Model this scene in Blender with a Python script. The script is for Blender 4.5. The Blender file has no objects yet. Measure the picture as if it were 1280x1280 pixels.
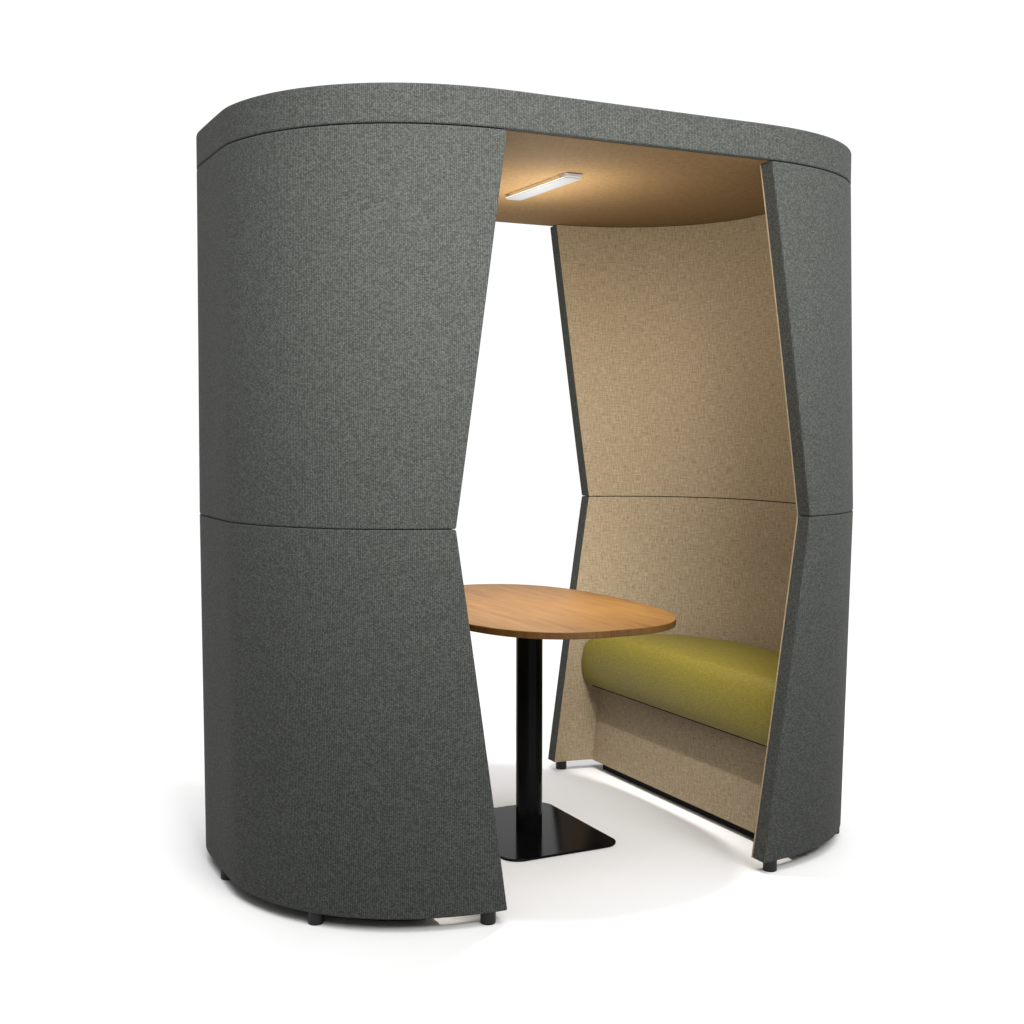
import bpy, bmesh, math
from mathutils import Vector

S = bpy.context.scene
COL = S.collection
PI = math.pi

# ------------------------------------------------------------------ dimensions
Z0, ZM, ZR, H = 0.035, 1.0663, 2.0988, 2.2      # panel foot, mid seam, roof underside, roof top
SS, NN = 0.3701, 2.2871                         # half straight run and roundness of the plan
RX = {0: 0.6759, 1: 0.6848, 2: 0.6754}
RX_MID = {-1: 0.6790, 1: 0.6945}              # the two ends bulge a little differently at the seam
END = 1                                         # end being built: -1 near left, 1 far right
RY = {0: 0.6841, 1: 0.7086, 2: 0.6806}
XE = {0: 0.4244, 1: 0.5755, 2: 0.4252}          # where the panels stop at the opening
T = 0.060                                       # panel thickness
FLAT = 0.0110                                   # the tips of the oval are slightly flattened
LIN = 0.0045                                    # lining thickness


# ------------------------------------------------------------------ light levels
GLOW_W, DOWN_W, DOWN_SPREAD = 6.2, 9.6, 78
FRONT_POS, FRONT_AIM, FRONT_W, FRONT_SPREAD = (-1.4, -2.7, 2.45), (-0.55, -0.6, 1.95), 16.5, 60
MAIN_POS, MAIN_AIM, MAIN_W, MAIN_SPREAD = (0.0, -3.2, 3.2), (0.0, -0.6, 1.9), 58.0, 66
OVERHEAD, SURROUND, BACKDROP = 2.95, 0.22, 1.05


# ------------------------------------------------------------------ node helpers
def new_mat(name):
    m = bpy.data.materials.new(name)
    m.use_nodes = True
    nt = m.node_tree
    nt.nodes.clear()
    out = nt.nodes.new('ShaderNodeOutputMaterial')
    b = nt.nodes.new('ShaderNodeBsdfPrincipled')
    nt.links.new(b.outputs[0], out.inputs[0])
    return m, nt, b


def nd(nt, kind, **kw):
    n = nt.nodes.new(kind)
    for k, v in kw.items():
        setattr(n, k, v)
    return n


def lk(nt, a, b):
    nt.links.new(a, b)


def mapping(nt, scale, rot=(0, 0, 0), src='UV'):
    tc = nd(nt, 'ShaderNodeTexCoord')
    mp = nd(nt, 'ShaderNodeMapping')
    mp.inputs['Scale'].default_value = scale
    mp.inputs['Rotation'].default_value = rot
    lk(nt, tc.outputs[src], mp.inputs['Vector'])
    return mp.outputs[0]


def noise(nt, vec, scale=1.0, detail=2.0, rough=0.5, dist=0.0):
    n = nd(nt, 'ShaderNodeTexNoise')
    n.inputs['Scale'].default_value = scale
    n.inputs['Detail'].default_value = detail
    n.inputs['Roughness'].default_value = rough
    n.inputs['Distortion'].default_value = dist
    lk(nt, vec, n.inputs['Vector'])
    return n.outputs['Fac']


def math_(nt, op, a, b=None, c=None):
    n = nd(nt, 'ShaderNodeMath', operation=op)
    for i, v in enumerate((a, b, c)):
        if v is None:
            continue
        if isinstance(v, (int, float)):
            n.inputs[i].default_value = v
        else:
            lk(nt, v, n.inputs[i])
    return n.outputs[0]


def ramp(nt, fac, stops):
    r = nd(nt, 'ShaderNodeValToRGB')
    el = r.color_ramp.elements
    while len(el) > 1:
        el.remove(el[-1])
    el[0].position, el[0].color = stops[0][0], (*stops[0][1], 1)
    for p, c in stops[1:]:
        e = el.new(p)
        e.color = (*c, 1)
    lk(nt, fac, r.inputs[0])
    return r.outputs[0]


def bump(nt, h, strength, dist):
    b = nd(nt, 'ShaderNodeBump')
    b.inputs['Strength'].default_value = strength
    b.inputs['Distance'].default_value = dist
    lk(nt, h, b.inputs['Height'])
    return b.outputs[0]


# ------------------------------------------------------------------ materials
def mat_grey_weave():
    """upright ribs of short thread floats, each float its own shade of grey"""
    m, nt, b = new_mat('grey_woven_fabric')
    tc = nd(nt, 'ShaderNodeTexCoord')
    sx = nd(nt, 'ShaderNodeSeparateXYZ')
    wob = noise(nt, mapping(nt, (9, 9, 1)), 1, 2.0, 0.5)
    lk(nt, tc.outputs['UV'], sx.inputs[0])
    u = math_(nt, 'MULTIPLY_ADD', wob, 0.8, math_(nt, 'DIVIDE', sx.outputs[0], 0.0050))
    col = math_(nt, 'FLOOR', u)
    v = math_(nt, 'ADD', math_(nt, 'DIVIDE', sx.outputs[1], 0.0034), math_(nt, 'MULTIPLY', col, 0.37))
    v = math_(nt, 'MULTIPLY_ADD', wob, 1.1, v)
    row = math_(nt, 'FLOOR', v)
    cell = nd(nt, 'ShaderNodeCombineXYZ')
    lk(nt, col, cell.inputs[0])
    lk(nt, row, cell.inputs[1])
    wn = nd(nt, 'ShaderNodeTexWhiteNoise', noise_dimensions='2D')
    lk(nt, cell.outputs[0], wn.inputs['Vector'])
    rib = math_(nt, 'SINE', math_(nt, 'MULTIPLY', math_(nt, 'FRACT', u), PI))
    flo = math_(nt, 'SINE', math_(nt, 'MULTIPLY', math_(nt, 'FRACT', v), PI))
    height = math_(nt, 'MULTIPLY', rib, math_(nt, 'MULTIPLY_ADD', flo, 0.6, 0.4))
    fine = noise(nt, mapping(nt, (640, 470, 1)), 1, 1.0, 0.5)
    dim = noise(nt, mapping(nt, (150, 45, 1)), 1, 1.0, 0.5)
    a = math_(nt, 'MULTIPLY', wn.outputs['Value'], 0.14)
    a = math_(nt, 'MULTIPLY_ADD', math_(nt, 'MULTIPLY', rib, math_(nt, 'MULTIPLY_ADD', dim, 0.3, 0.45)), 0.26, a)
    a = math_(nt, 'MULTIPLY_ADD', fine, 0.58, a)
    c = ramp(nt, a, [(0.29, (0.0110, 0.0117, 0.0108)), (0.42, (0.0322, 0.0342, 0.0315)),
                     (0.53, (0.0520, 0.0548, 0.0502)), (0.70, (0.108, 0.113, 0.103))])
    lk(nt, c, b.inputs['Base Color'])
    b.inputs['Roughness'].default_value = 0.92
    b.inputs['Specular IOR Level'].default_value = 0.12
    b.inputs['Sheen Weight'].default_value = 0.03
    b.inputs['Sheen Roughness'].default_value = 0.5
    lk(nt, bump(nt, height, 0.35, 0.0012), b.inputs['Normal'])
    return m


def mat_linen(name='beige_linen', tint=(1, 1, 1), strength=1.0):
    m, nt, b = new_mat(name)
    warp = noise(nt, mapping(nt, (330, 26, 1)), 1, 1.5, 0.55)
    weft = noise(nt, mapping(nt, (26, 330, 1)), 1, 1.5, 0.55)
    slub = noise(nt, mapping(nt, (120, 95, 1)), 1, 2.0, 0.6)
    a = math_(nt, 'MULTIPLY', warp, 0.40)
    a = math_(nt, 'MULTIPLY_ADD', weft, 0.36, a)
    a = math_(nt, 'MULTIPLY_ADD', slub, 0.24, a)
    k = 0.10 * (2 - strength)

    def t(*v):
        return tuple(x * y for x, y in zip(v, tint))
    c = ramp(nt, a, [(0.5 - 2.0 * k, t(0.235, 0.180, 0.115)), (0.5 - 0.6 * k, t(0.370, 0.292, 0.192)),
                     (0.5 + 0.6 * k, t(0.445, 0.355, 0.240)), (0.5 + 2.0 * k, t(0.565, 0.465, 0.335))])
    lk(nt, c, b.inputs['Base Color'])
    b.inputs['Roughness'].default_value = 0.9
    b.inputs['Specular IOR Level'].default_value = 0.12
    lk(nt, bump(nt, a, 0.4, 0.002), b.inputs['Normal'])
    return m


def mat_olive():
    m, nt, b = new_mat('olive_upholstery')
    v = mapping(nt, (230, 230, 230), (0, 0, math.radians(45)), 'Object')
    wv = noise(nt, v, 1, 1.0, 0.5)
    v2 = mapping(nt, (70, 75, 330), (0, 0, math.radians(25)), 'Object')
    w2 = noise(nt, v2, 1, 1.0, 0.5)
    a = math_(nt, 'MULTIPLY', wv, 0.5)
    a = math_(nt, 'MULTIPLY_ADD', w2, 0.5, a)
    c = ramp(nt, a, [(0.30, (0.116, 0.092, 0.0058)), (0.5, (0.158, 0.127, 0.0095)), (0.70, (0.202, 0.165, 0.0150))])
    lk(nt, c, b.inputs['Base Color'])
    b.inputs['Roughness'].default_value = 0.55
    b.inputs['Specular IOR Level'].default_value = 0.3
    b.inputs['Sheen Weight'].default_value = 0.04
    lk(nt, bump(nt, a, 0.6, 0.003), b.inputs['Normal'])
    return m


def mat_wood(name, scale, dark=1.0):
    m, nt, b = new_mat(name)
    g = noise(nt, mapping(nt, scale, src='Object'), 1, 4.0, 0.6, 0.15)
    p = noise(nt, mapping(nt, tuple(s * 4 for s in scale), src='Object'), 1, 3.0, 0.6)
    big = noise(nt, mapping(nt, tuple(s * 0.16 for s in scale), src='Object'), 1, 2.0, 0.5, 0.5)
    a = math_(nt, 'MULTIPLY', g, 0.42)
    a = math_(nt, 'MULTIPLY_ADD', p, 0.30, a)
    a = math_(nt, 'MULTIPLY_ADD', big, 0.28, a)
    k = dark
    c = ramp(nt, a, [(0.34, (0.195 * k, 0.078 * k, 0.016 * k)), (0.46, (0.385 * k, 0.172 * k, 0.037 * k)),
                     (0.55, (0.450 * k, 0.215 * k, 0.050 * k)), (0.68, (0.54 * k, 0.292 * k, 0.080 * k))])
    lk(nt, c, b.inputs['Base Color'])
    b.inputs['Roughness'].default_value = 0.5
    b.inputs['Specular IOR Level'].default_value = 0.18
    lk(nt, bump(nt, a, 0.05, 0.001), b.inputs['Normal'])
    return m


def mat_plain(name, col, rough, spec=0.5, metal=0.0, var=0.12, sc=40.0, ior=1.5):
    m, nt, b = new_mat(name)
    n = noise(nt, mapping(nt, (sc, sc, sc), src='Object'), 1, 3.0, 0.6)
    lo = tuple(c * (1 - var) for c in col)
    hi = tuple(min(1, c * (1 + var)) for c in col)
    lk(nt, ramp(nt, n, [(0.3, lo), (0.7, hi)]), b.inputs['Base Color'])
    r = math_(nt, 'MULTIPLY_ADD', n, 0.08, rough - 0.04)
    lk(nt, r, b.inputs['Roughness'])
    b.inputs['Specular IOR Level'].default_value = spec
    b.inputs['Metallic'].default_value = metal
    b.inputs['IOR'].default_value = ior
    return m


GREY = mat_grey_weave()
LINEN = mat_linen('beige_linen', (0.69, 0.685, 0.672), 1.2)
CEILING = mat_linen('shaded_ceiling_linen', (0.43, 0.34, 0.235), 1.1)  # same linen, with the shade under the roof put into its tint
OLIVE = mat_olive()
OAK = mat_wood('oiled_oak', (26.0, 1.8, 26.0), 0.345)
EDGE = mat_wood('oak_edging', (60.0, 60.0, 4.0), 0.165)
BLACK = mat_plain('black_powder_coat', (0.0035, 0.0035, 0.0038), 0.13, 0.5, ior=1.13)
RUBBER = mat_plain('black_plastic', (0.008, 0.008, 0.009), 0.5, 0.3)
DARK = mat_plain('dark_board', (0.006, 0.006, 0.006), 0.8, 0.1)
WHITEP = mat_plain('white_plastic', (0.80, 0.80, 0.80), 0.35, 0.4, var=0.02)
FLOORM = mat_plain('white_studio_floor', (0.82, 0.82, 0.822), 0.75, 0.12, var=0.01, sc=3.0)
m_, nt_, b_ = new_mat('lamp_diffuser')
b_.inputs['Base Color'].default_value = (0.135, 0.146, 0.170, 1)
b_.inputs['Emission Color'].default_value = (1.0, 0.97, 0.98, 1)
b_.inputs['Emission Strength'].default_value = 0.02
DIFF = m_


# ------------------------------------------------------------------ object helpers
def link(name, bm, mats, parent=None, smooth=True, angle=35):
    me = bpy.data.meshes.new(name)
    bmesh.ops.recalc_face_normals(bm, faces=bm.faces[:])
    bm.to_mesh(me)
    bm.free()
    for m in (mats if isinstance(mats, (list, tuple)) else [mats]):
        me.materials.append(m)
    if smooth:
        me.shade_smooth()
        me.set_sharp_from_angle(angle=math.radians(angle))
    o = bpy.data.objects.new(name, me)
    COL.objects.link(o)
    if parent:
        o.parent = parent
    return o


def bevel(o, w, seg=3, ang=40):
    md = o.modifiers.new('bevel', 'BEVEL')
    md.width = w
    md.segments = seg
    md.limit_method = 'ANGLE'
    md.angle_limit = math.radians(ang)
    md.harden_normals = False
    return o


def empty(name, loc, label, cat, group=None):
    o = bpy.data.objects.new(name, None)
    o.empty_display_size = 0.1
    COL.objects.link(o)
    o.location = loc
    o['label'] = label
    o['category'] = cat
    if group:
        o['group'] = group
    return o


def sgn(v):
    return -1.0 if v < 0 else 1.0


def lerp3(D, z):
    if D is RX:
        D = {0: RX[0], 1: RX_MID[END], 2: RX[2]}
    if z <= ZM:
        u = (z - Z0) / (ZM - Z0)
        return D[0] + (D[1] - D[0]) * u
    u = (z - ZM) / (ZR - ZM)
    return D[1] + (D[2] - D[1]) * u


def soft_cap(v, top, r=0.005):
    """limit v to top with a small rounded knee"""
    d = top - v
    return top - (math.sqrt(d * d + r * r) + d) / 2


def half_curve(rx, ry, xe, n):
    """plan of one end from (xe,-y) round the tip to (xe,+y); n points evenly spaced by length"""
    N = 500
    if xe >= SS:
        th = math.acos(min(1.0, ((xe - SS) / rx) ** (NN / 2)))
    else:
        th = PI / 2
    pts = []
    for i in range(N + 1):
        a = -th + 2 * th * i / N
        c, s = math.cos(a), math.sin(a)
        pts.append((SS + soft_cap(rx * abs(c) ** (2 / NN), rx - FLAT), sgn(s) * ry * abs(s) ** (2 / NN)))
    if xe < SS:
        pts = [(xe, -ry)] + pts + [(xe, ry)]
    return resample(pts, n)


def resample(pts, n, closed=False):
    if closed:
        pts = pts + [pts[0]]
    L = [0.0]
    for a, b in zip(pts, pts[1:]):
        L.append(L[-1] + math.dist(a, b))
    out, j = [], 0
    m = n if closed else n - 1
    for i in range(n):
        t = L[-1] * i / m
        while j < len(L) - 2 and L[j + 1] < t:
            j += 1
        u = (t - L[j]) / max(1e-12, L[j + 1] - L[j])
        out.append((pts[j][0] + (pts[j + 1][0] - pts[j][0]) * u, pts[j][1] + (pts[j + 1][1] - pts[j][1]) * u))
    return out


def curved_slab(z_a, z_b, off_out, off_in, side, trim=0.0, nu=130, nz=14):
    """a slab following the end of the plan between two heights; UV in metres"""
    bm = bmesh.new()
    uv = bm.loops.layers.uv.new('UVMap')
    grids = []
    for off in (off_out, off_in):
        g = []
        for k in range(nz + 1):
            z = z_a + (z_b - z_a) * k / nz
            row = half_curve(lerp3(RX, z) - off, lerp3(RY, z) - off, lerp3(XE, z) - trim, nu)
            acc, r = 0.0, []
            for i, (x, y) in enumerate(row):
                if i:
                    acc += math.dist(row[i - 1], (x, y))
                r.append((bm.verts.new((x * side, y, z)), acc - 0.0, z))
            mid = r[nu // 2][1]
            g.append([(v, a - mid, z) for v, a, z in r])
        grids.append(g)

    def quad(a, b, c, d, du=0.0):
        f = bm.faces.new([q[0] for q in (a, b, c, d)])
        for lp, q in zip(f.loops, (a, b, c, d)):
            lp[uv].uv = (q[1] + du + 3 * (side > 0), q[2])
    o, i_ = grids
    for g in grids:
        for k in range(nz):
            for j in range(nu - 1):
                quad(g[k][j], g[k][j + 1], g[k + 1][j + 1], g[k + 1][j])

    def strip(A, B, flip_uv):
        for j in range(len(A) - 1):
            f = bm.faces.new((A[j][0], A[j + 1][0], B[j + 1][0], B[j][0]))
            w = abs(off_in - off_out)
            if flip_uv:      # ends: across = thickness, up = z
                vals = ((0, A[j][2]), (0, A[j + 1][2]), (w, B[j + 1][2]), (w, B[j][2]))
            else:            # top and bottom edges: along = length
                vals = ((A[j][1], 0), (A[j + 1][1], 0), (A[j + 1][1], w), (A[j][1], w))
            for lp, q in zip(f.loops, vals):
                lp[uv].uv = (q[0] + 5, q[1])
    strip(o[0], i_[0], False)
    strip(o[nz], i_[nz], False)
    strip([r[0] for r in o], [r[0] for r in i_], True)
    strip([r[-1] for r in o], [r[-1] for r in i_], True)
    return bm


def full_outline(rx, ry, n=260, s=SS):
    pts = []
    N = 800
    for i in range(N):
        a = 2 * PI * i / N
        c, q = math.cos(a), math.sin(a)
        pts.append((sgn(c) * (s + soft_cap(rx * abs(c) ** (2 / NN), rx - FLAT)), ry * sgn(q) * abs(q) ** (2 / NN)))
    return resample(pts, n, True)


def prism(pts, z_a, z_b, zdiv=1):
    bm = bmesh.new()
    uv = bm.loops.layers.uv.new('UVMap')
    n = len(pts)
    acc = [0.0]
    for i in range(n):
        acc.append(acc[-1] + math.dist(pts[i], pts[(i + 1) % n]))
    rows = []
    for k in range(zdiv + 1):
        z = z_a + (z_b - z_a) * k / zdiv
        rows.append([bm.verts.new((x, y, z)) for x, y in pts])
    for k in range(zdiv):
        za = z_a + (z_b - z_a) * k / zdiv
        zb = z_a + (z_b - z_a) * (k + 1) / zdiv
        for i in range(n):
            j = (i + 1) % n
            f = bm.faces.new((rows[k][i], rows[k][j], rows[k + 1][j], rows[k + 1][i]))
            for lp, q in zip(f.loops, ((acc[i], za), (acc[i + 1], za), (acc[i + 1], zb), (acc[i], zb))):
                lp[uv].uv = q
    for r in (rows[0], rows[-1]):
        f = bm.faces.new(r)
        for lp in f.loops:
            lp[uv].uv = (lp.vert.co.x, lp.vert.co.y)
    return bm


def rounded_rect(hx, hy, r, seg=10, cx=0.0, cy=0.0):
    pts = []
    for qx, qy, a0 in ((1, 1, 0), (-1, 1, 90), (-1, -1, 180), (1, -1, 270)):
        for k in range(seg + 1):
            a = math.radians(a0 + 90 * k / seg)
            pts.append((cx + qx * (hx - r) + r * math.cos(a), cy + qy * (hy - r) + r * math.sin(a)))
    return pts


def cyl_pts(r, n=40, cx=0.0, cy=0.0):
    return [(cx + r * math.cos(2 * PI * i / n), cy + r * math.sin(2 * PI * i / n)) for i in range(n)]


def inner_y(x, z, off):
    rx, ry = lerp3(RX, z) - off, lerp3(RY, z) - off
    u = max(0.0, (x - SS) / rx)
    return ry * max(0.0, 1 - u ** NN) ** (1 / NN)


# ------------------------------------------------------------------ floor
bm = bmesh.new()
R_ = 120.0
vs = [bm.verts.new((R_ * math.cos(2 * PI * i / 64), R_ * math.sin(2 * PI * i / 64), 0)) for i in range(64)]
bm.faces.new(vs)
fl = link('floor', bm, FLOORM, smooth=False)
fl['kind'] = 'structure'

# ------------------------------------------------------------------ the booth
booth = empty('meeting_booth', (0, 0, 0),
              'tall oval grey fabric meeting booth, beige lined, open front and back, standing on white floor', 'booth')
GAP = 0.0007
INNER = T          # lining face


def foot(x, y, parent):
    bm = prism(cyl_pts(0.021, 36, x, y), 0.0, Z0 + 0.004)
    o = link('foot', bm, RUBBER, parent)
    bevel(o, 0.0025, 2)
    return o


for side in (-1, 1):
    END = side
    lo = link('lower_panel', curved_slab(Z0, ZM - GAP, 0.0, T - LIN - 0.0005, side), GREY, booth)
    bevel(lo, 0.0048, 3)
    li = link('lining', curved_slab(Z0 + 0.001, ZM - GAP - 0.0008, T - LIN, T, side, 0.0006), LINEN, lo)
    bevel(li, 0.0013, 2)
    up = link('upper_panel', curved_slab(ZM + GAP, ZR - 0.0012, 0.0, T - LIN - 0.0005, side), GREY, booth)
    bevel(up, 0.0048, 3)
    li = link('lining', curved_slab(ZM + GAP + 0.0008, ZR - 0.0012, T - LIN, T, side, 0.0006), LINEN, up)
    bevel(li, 0.0013, 2)
    link('seam_light_block', curved_slab(ZM - GAP - 0.003, ZM + GAP + 0.003, 0.010, T - 0.008, side, -0.012, nz=1), DARK, lo)  # dark strip added inside the seam so no light shows through
    for fx, fy in ((0.470, -0.655), (0.470, 0.655), (0.885, -0.452), (0.885, 0.452), (1.010, 0.0)):
        foot(fx * side, fy, lo)

# roof: a deep padded cap with a beige ceiling board set into its underside
roof = link('roof', prism(full_outline(RX[2], RY[2]), ZR + 0.0015, H, 3), GREY, booth)
bevel(roof, 0.0048, 3)
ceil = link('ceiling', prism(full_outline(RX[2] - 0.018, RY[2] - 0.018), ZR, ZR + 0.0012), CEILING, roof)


# benches
def round_corners(pts, r, n=300):
    """fillet the sharp corners of a polygon by smoothing along its length"""
    P = resample(pts, 900, True)
    per = sum(math.dist(P[i], P[(i + 1) % 900]) for i in range(900))
    w = max(1, int(r / per * 900))
    Q = []
    for i in range(900):
        sx = sy = 0.0
        tot = 0.0
        for k in range(-w, w + 1):
            g = 1 - abs(k) / (w + 1)
            sx += P[(i + k) % 900][0] * g
            sy += P[(i + k) % 900][1] * g
            tot += g
        Q.append((sx / tot, sy / tot))
    return resample(Q, n, True)


def bench_outline(x_front, z, off):
    rx, ry = lerp3(RX, z) - off, lerp3(RY, z) - off
    return half_curve(rx, ry, x_front, 200)          # closes with the straight front


CZ0, CZ1 = 0.338, 0.540


def edge_distance(p, poly):
    best = 1e9
    for i in range(len(poly)):
        ax, ay = poly[i - 1]
        bx, by = poly[i]
        dx, dy = bx - ax, by - ay
        u = max(0.0, min(1.0, ((p[0] - ax) * dx + (p[1] - ay) * dy) / (dx * dx + dy * dy + 1e-15)))
        best = min(best, (p[0] - ax - u * dx) ** 2 + (p[1] - ay - u * dy) ** 2)
    return math.sqrt(best)


def cushion_mesh(side):
    base = round_corners(bench_outline(0.535, 0.45, T + 0.0004), 0.015, 240)
    cx, cy = 0.74, 0.0
    RT, RB = 0.072, 0.030                              # rounding of the top and of the underside
    zm = CZ0 + 0.085

    def ztop(d, f):
        q = 1 - min(1.0, d / RT)
        return zm + (CZ1 - zm) * math.sqrt(max(0.0, 1 - q ** 2.5)) + 0.010 * (1 - f ** 2)

    def zbot(d):
        q = 1 - min(1.0, d / RB)
        return zm - (zm - CZ0) * math.sqrt(max(0.0, 1 - q ** 2.6))
    fs = [1.0, 0.998, 0.993, 0.985, 0.975, 0.963, 0.948, 0.93, 0.91, 0.885, 0.86, 0.83, 0.80, 0.765, 0.73, 0.69,
          0.65, 0.60, 0.54, 0.47, 0.39, 0.30, 0.20, 0.10]
    bm = bmesh.new()
    n = len(base)
    tops, bots = [], []
    for f in fs:
        pts = [(cx + (x - cx) * f, cy + (y - cy) * f) for x, y in base]
        ds = [edge_distance(p, base) if f < 1 else 0.0 for p in pts]
        tops.append([bm.verts.new((p[0] * side, p[1], ztop(d, f))) for p, d in zip(pts, ds)])
        if f == 1.0:
            bots.append(tops[0])
        elif f > 0.6:
            bots.append([bm.verts.new((p[0] * side, p[1], zbot(d))) for p, d in zip(pts, ds)])
    for R in (tops, bots):
        for a, b in zip(R, R[1:]):
            for i in range(n):
                j = (i + 1) % n
                bm.faces.new((a[i], a[j], b[j], b[i]))
        bm.faces.new(R[-1])
    return bm


for side in (-1, 1):
    END = side
    bench = bpy.data.objects.new('bench', None)
    COL.objects.link(bench)
    bench.parent = booth
    # front panel: leans back slightly towards the top, its ends cut to the curved lining
    bm = bmesh.new()
    uv = bm.loops.layers.uv.new('UVMap')
    nz, th = 8, 0.02
    A, B = [], []
    for k in range(nz + 1):
        z = Z0 + (0.3262 - Z0) * k / nz
        x = 0.580 + 0.030 * k / nz
        y = inner_y(x, z, T + 0.001)
        yb = inner_y(x + th, z, T + 0.001)
        A.append([bm.verts.new((x * side, -y + 2 * y * i / 20, z)) for i in range(21)])
        B.append([bm.verts.new(((x + th) * side, -yb + 2 * yb * i / 20, z)) for i in range(21)])
    for G in (A, B):
        for k in range(nz):
            for i in range(20):
                bm.faces.new((G[k][i], G[k][i + 1], G[k + 1][i + 1], G[k + 1][i]))
    for i in range(20):
        bm.faces.new((A[0][i], A[0][i + 1], B[0][i + 1], B[0][i]))
        bm.faces.new((A[nz][i], A[nz][i + 1], B[nz][i + 1], B[nz][i]))
    for k in range(nz):
        bm.faces.new((A[k][0], A[k + 1][0], B[k + 1][0], B[k][0]))
        bm.faces.new((A[k][20], A[k + 1][20], B[k + 1][20], B[k][20]))
    for f in bm.faces:
        for lp in f.loops:
            lp[uv].uv = (lp.vert.co.y + 8, lp.vert.co.z)
    link('front_panel', bm, LINEN, bench)
    # dark recessed plinth board under the bench
    ol = [(x * side, max(-0.56, min(0.56, y))) for x, y in bench_outline(0.6035, Z0, T + 0.012)]
    if side < 0:
        ol = ol[::-1]
    ol = resample(ol, 160, True)
    link('plinth', prism(ol, 0.005, Z0 + 0.02), DARK, bench)
    # board under the cushion, its black front edge drawing the shadow line there
    ol = [(x * side, y) for x, y in bench_outline(0.580, 0.33, T + 0.002)]
    if side < 0:
        ol = ol[::-1]
    link('seat_shadow_board', prism(ol, 0.3266, CZ0 + 0.002), DARK, bench)
    link('seat_cushion', cushion_mesh(side), OLIVE, bench, angle=60)

# ------------------------------------------------------------------ the table
table = empty('meeting_table', (0, 0, 0),
              'barrel-shaped oak table on a black column and square base, standing inside the booth', 'table')
TZ, TT = 0.7529, 0.021
NT = 2.709
tp = []
for i in range(900):
    a = 2 * PI * i / 900
    c, q = math.cos(a), math.sin(a)
    tp.append((-0.0186 + 0.3633 * sgn(c) * abs(c) ** (2 / NT), 0.0095 + 0.5923 * sgn(q) * abs(q) ** (2 / NT)))
top_pts = resample(tp, 220, True)
bm = prism(top_pts, TZ - TT, TZ)
for f in bm.faces:
    f.material_index = 1 if len(f.verts) == 4 else 0
tt = link('tabletop', bm, [OAK, EDGE], table)
bevel(tt, 0.0022, 2)
c_ = link('column', prism(cyl_pts(0.0435, 64, -0.007, 0.004), 0.0085, TZ - TT - 0.006), BLACK, table)
bevel(c_, 0.001, 2)
mp_ = link('mounting_plate', prism(rounded_rect(0.13, 0.16, 0.02, 6, -0.012, 0.006), TZ - TT - 0.0058, TZ - TT - 0.0004), BLACK, table)
bp = link('base_plate', prism(rounded_rect(0.202, 0.266, 0.058, 14, -0.010, 0.004), 0.0012, 0.0085), BLACK, table)
bevel(bp, 0.002, 2)

# ------------------------------------------------------------------ the ceiling lamp
BX, BY, BZ = 0.008, -0.049, 2.0858
lamp = empty('ceiling_lamp', (BX, BY, ZR),
             'slim white lit light bar mounted under the beige ceiling of the booth', 'lamp')


def place(o):
    o.location = (-BX, -BY, -ZR)      # meshes are written in world metres
    return o


hb, hl = 0.0305, 0.210
body = place(link('light_bar', prism(rounded_rect(hb, hl, 0.017, 10, BX, BY), BZ, BZ + 0.006), WHITEP, lamp))
bevel(body, 0.0015, 2)
place(link('diffuser', prism(rounded_rect(hb - 0.0015, hl - 0.0015, 0.0155, 10, BX, BY), BZ - 0.0015, BZ - 0.0002), DIFF, body)).location = (0, 0, 0)
for by, hw, hy in ((BY - 0.184, 0.0300, 0.021), (BY + 0.06, 0.008, 0.012)):
    place(link('bracket', prism(rounded_rect(hw, hy, 0.004, 5, BX, by), BZ + 0.0062, ZR - 0.0005), WHITEP, lamp))


def area(name, loc, target, size, size_y, power, color, parent=None, spread=180):
    l = bpy.data.lights.new(name, 'AREA')
    l.shape = 'RECTANGLE'
    l.size, l.size_y = size, size_y
    l.energy = power
    l.color = color
    l.spread = math.radians(spread)
    o = bpy.data.objects.new(name, l)
    COL.objects.link(o)
    o.location = loc
    d = Vector(target) - Vector(loc)
    o.rotation_euler = d.to_track_quat('-Z', 'Y').to_euler()
    if parent:
        o.parent = parent
        o.location = Vector(loc) - parent.location
    return o


GLOW = (1.0, 0.94, 0.80)
for dy in (-0.11, 0.13):
    pl_ = bpy.data.lights.new('ceiling_glow_fill', 'POINT')  # unseen point light added below the bar to brighten the ceiling round it
    pl_.energy = GLOW_W
    pl_.color = GLOW
    pl_.shadow_soft_size = 0.03
    po = bpy.data.objects.new('ceiling_glow_fill', pl_)
    COL.objects.link(po)
    po.parent = lamp
    po.location = (0.0, dy, BZ - 0.215 - ZR)
area('lamp_uplight', (BX, BY, BZ + 0.0072), (BX, BY, 3), 0.052, 0.39, 0.24, GLOW, lamp)
area('lamp_downlight', (BX, BY, BZ - 0.003), (BX, BY, 0), 0.05, 0.44, DOWN_W, (1.0, 0.975, 0.92), lamp, spread=DOWN_SPREAD)

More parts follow.
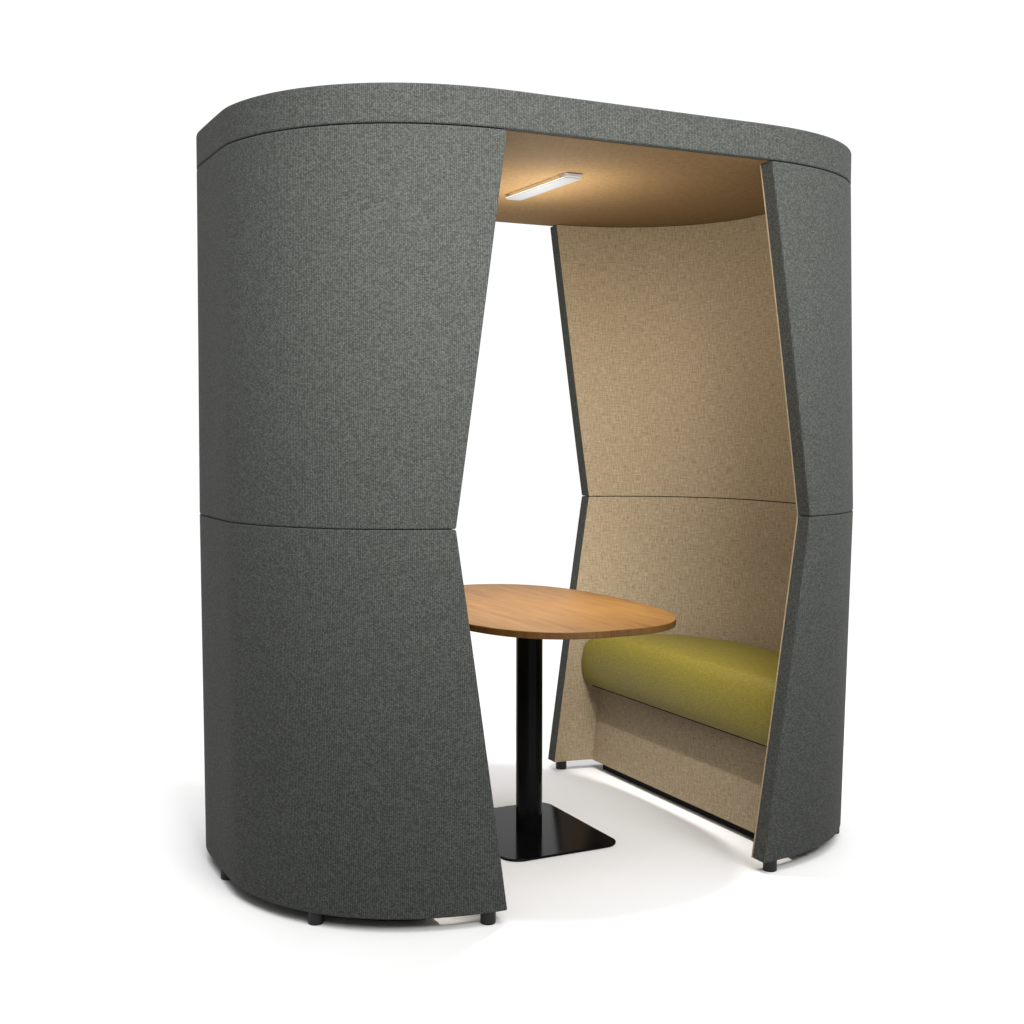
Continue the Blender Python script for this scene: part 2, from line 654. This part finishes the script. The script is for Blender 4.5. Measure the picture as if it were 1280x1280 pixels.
# ------------------------------------------------------------------ studio lighting
area('softbox_front', FRONT_POS, FRONT_AIM, 2.0, 1.5, FRONT_W, (1.0, 0.99, 0.965), spread=FRONT_SPREAD)
area('softbox_main', MAIN_POS, MAIN_AIM, 3.0, 2.2, MAIN_W, (1.0, 0.995, 0.98), spread=MAIN_SPREAD)
sl = bpy.data.lights.new('overhead_bank', 'SUN')
sl.energy = OVERHEAD
sl.angle = math.radians(60)
so = bpy.data.objects.new('overhead_bank', sl)
COL.objects.link(so)
so.location = (0, 0, 6)

# white studio surround: brightest as the backdrop behind the booth, dimmer to the sides and behind the camera
w = bpy.data.worlds.new('World')
S.world = w
w.use_nodes = True
nt = w.node_tree
nt.nodes.clear()
out = nt.nodes.new('ShaderNodeOutputWorld')
bg = nt.nodes.new('ShaderNodeBackground')
tc = nt.nodes.new('ShaderNodeTexCoord')
dp = nt.nodes.new('ShaderNodeVectorMath')
dp.operation = 'DOT_PRODUCT'
nt.links.new(tc.outputs['Generated'], dp.inputs[0])
dp.inputs[1].default_value = (0.446, 0.895, 0.0)
mr = nt.nodes.new('ShaderNodeMapRange')
mr.interpolation_type = 'SMOOTHSTEP'
mr.inputs['From Min'].default_value = 0.50
mr.inputs['From Max'].default_value = 0.82
mr.inputs['To Min'].default_value = SURROUND
mr.inputs['To Max'].default_value = BACKDROP
nt.links.new(dp.outputs['Value'], mr.inputs['Value'])
nt.links.new(mr.outputs[0], bg.inputs['Strength'])
bg.inputs['Color'].default_value = (1, 1, 1, 1)
nt.links.new(bg.outputs[0], out.inputs['Surface'])

# ------------------------------------------------------------------ camera
cam = bpy.data.cameras.new('Camera')
co = bpy.data.objects.new('Camera', cam)
COL.objects.link(co)
co.location = (-1.9286, -3.7228, 1.3196)
co.rotation_euler = (math.radians(86.411), math.radians(-0.057), math.radians(-26.4926))
cam.sensor_width = 36.0
cam.lens = 45.393
cam.clip_start = 0.05
cam.clip_end = 500
S.camera = co

S.render.engine = 'CYCLES'
S.cycles.max_bounces = 8
S.cycles.diffuse_bounces = 5
S.view_settings.view_transform = 'Standard'
S.view_settings.look = 'None'
S.view_settings.exposure = 0.0
S.view_settings.gamma = 1.0
S.view_settings.use_curve_mapping = False
